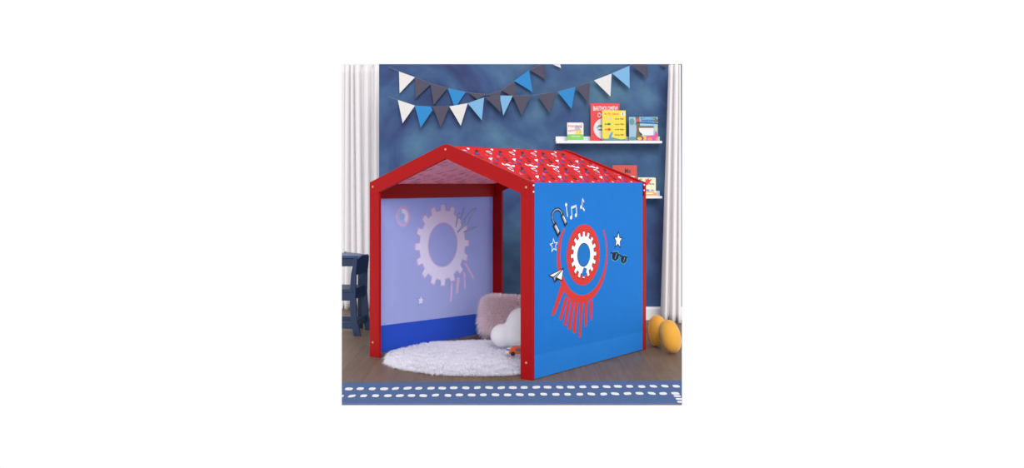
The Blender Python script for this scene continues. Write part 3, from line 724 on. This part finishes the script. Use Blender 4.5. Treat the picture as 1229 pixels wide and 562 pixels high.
def d_wide(b, f, w, h):
    b.flat([rect(0, 0, .28, .98)], f(1), 'b_mist'); b.flat([[(.22, .04), (.50, .04), (.40, .4), (.36, 1.0), (.22, 1.0), (.26, .5)]], f(2), 'b_brown'); b.flat([rect(.36, .40, 1, .72)], f(1), 'b_sky')
    b.flat([ell(.10, .80, .09, .14)], f(2), 'b_teal'); b.flat([ell(.12, .10, .13, .08)], f(2), 'b_teal')
    b.flat([[(.18, .66), (.30, .74), (1.0, .70), (1.0, .74), (.6, .78), (.28, .79)]], f(3), 'b_black')
    b.flat([rect(.40, .76, .96, .97)], f(2), 'b_dkgreen'); b.flat([ell(.66, .84, .27, .13)], f(3), 'b_titleblue'); b.text('POLAR SAFE', f(5), .45, .80, .08, 'b_navy', .42) if False else None
    rr = random.Random(9); x = .44
    while x < .86:
        ww = rr.uniform(.035, .055); b.flat([ell(x+ww/2, .84, ww/2, .05, 8), ell(x+ww/2, .84, ww/5, .02, 6)], f(4), 'b_navy'); x += ww+.008
    b.flat([ell(.30, .86, .07, .07)], f(4), 'b_brick'); b.flat([ell(.95, .84, .05, .08)], f(4), 'b_brown')
    b.flat([rect(.34, .54, .86, .63)], f(3), 'b_brown'); b.flat([[(.34, .54), (.86, .54), (.84, .24), (.44, .24), (.36, .38)]], f(4), 'b_white')
    b.flat([[(.34, .42), (.46, .26), (.42, .34), (.42, .24), (.36, .28)]], f(5), 'b_black')
    b.flat([[(.40, .02), (1, .02), (.99, .30), (.93, .42), (.88, .24), (.60, .20), (.5, .2)]], f(5), 'b_pink'); b.flat([ell(.53, .11, .07, .10)], f(6), 'b_gold'); b.flat([ell(.72, .08, .08, .06)], f(6), 'b_orange')
    b.flat([ell(.96, .08, .04, .07)], f(6), 'b_orange'); b.flat([ell(.36, .10, .08, .06)], f(6), 'b_gold'); b.flat([ell(.48, .10, .02, .07)], f(7), 'b_black'); b.flat([ell(.94, .50, .035, .10)], f(6), 'b_yellow')
def d_me(b, f, w, h):
    b.text('Me', f(1), .50, .74, .16, 'b_black', .24); b.text('me', f(1), .98, .74, .01, 'b_black', .01) if False else None
    b.flat([ell(.76, .62, .16, .035)], f(2), 'b_white')
def d_cream(b, f, w, h):
    b.flat([[(.30, .55), (.55, .60), (.80, .92), (.62, .88), (.60, .98), (.50, .88), (.40, .95), (.42, .80)]], f(1), 'b_red'); b.text('Are', f(1), .60, .60, .12, 'b_black', .30)
    b.flat([ell(.80, .30, .10, .05)], f(1), 'b_mist'); b.flat([ell(.50, .30, .14, .06)], f(1), 'b_blue'); b.flat([ell(.15, .90, .10, .05)], f(1), 'b_green')
def d_low(b, f, w, h):
    b.flat([[(0, .1), (1, .1), (1, .5), (.8, .85), (.5, 1.0), (.1, .95), (0, .9)]], f(1), 'b_tan'); b.flat([ell(.45, .55, .38, .14)], f(2), 'b_cream')
zu, zl = ZU+.0172, ZL+.0172
book(680.8, 700.4, 147.2, zu, 7.095, .014, 'small white and green board book, leftmost on the upper shelf', 'b_white', d_song_plain, 4, rnd=1)
book(709.0, 743.6, 124.0, zu, 7.128, .012, 'tall red storybook with white title standing behind the yellow book', 'b_red', d_barth, 3)
book(723.0, 751.2, 132.5, zu, 7.078, .012, 'yellow storybook listing four fish, in front of the red book', 'b_yellow', d_fish, 4)
book(755.2, 789.6, 140.4, zu, 7.100, .012, 'wide picture book with jungle tree cover, rightmost on the upper shelf', 'b_mist', d_wide, 4)
book(735.5, 764.6, 198.5, zl, 7.120, .012, 'brick red book showing above the roof edge on the lower shelf', 'b_brick', d_me, 3)
book(766.0, 787.2, 213.2, zl, 7.115, .010, 'cream picture book with red drawing, at the right end of the lower shelf', 'b_cream', d_cream, 3, rnd=1)
book(770.0, 788.0, 229.6, zl, 7.080, .010, 'low orange and cream booklet in front of the cream picture book', 'b_white', d_low, 3)

# ------------------------------------------------------------------ light, world, camera
wd = bpy.data.worlds.new('studio_white'); S.world = wd; wd.use_nodes = True
bg = wd.node_tree.nodes['Background']; bg.inputs[0].default_value = (1, 1, 1, 1); bg.inputs[1].default_value = 1.0
sun = bpy.data.lights.new('daylight', 'SUN'); sun.energy = 2.3; sun.angle = math.radians(30); sun.color = (1, .98, .95)
so = bpy.data.objects.new('daylight', sun); COL.objects.link(so); so.location = (1, 3, 4)
so.rotation_euler = (Vector((0, 0, 0))-Vector((.13, -1, .50))).to_track_quat('-Z', 'Y').to_euler()
cam = bpy.data.cameras.new('camera'); co = bpy.data.objects.new('camera', cam); COL.objects.link(co)
co.location = (0, 0, CAMZ); co.rotation_euler = (math.pi/2, 0, 0)
cam.sensor_width = 36; cam.sensor_fit = 'HORIZONTAL'; cam.lens = 36*F/1229; cam.shift_y = -(281-HY)/1229; cam.shift_x = 0
cam.clip_end = 100
S.camera = co
S.view_settings.view_transform = 'Standard'; S.view_settings.look = 'None'; S.view_settings.exposure = 0; S.view_settings.gamma = 1
S.view_settings.use_curve_mapping = False
S.cycles.max_bounces = 16; S.cycles.diffuse_bounces = 10; S.cycles.transmission_bounces = 12; S.cycles.use_denoising = True
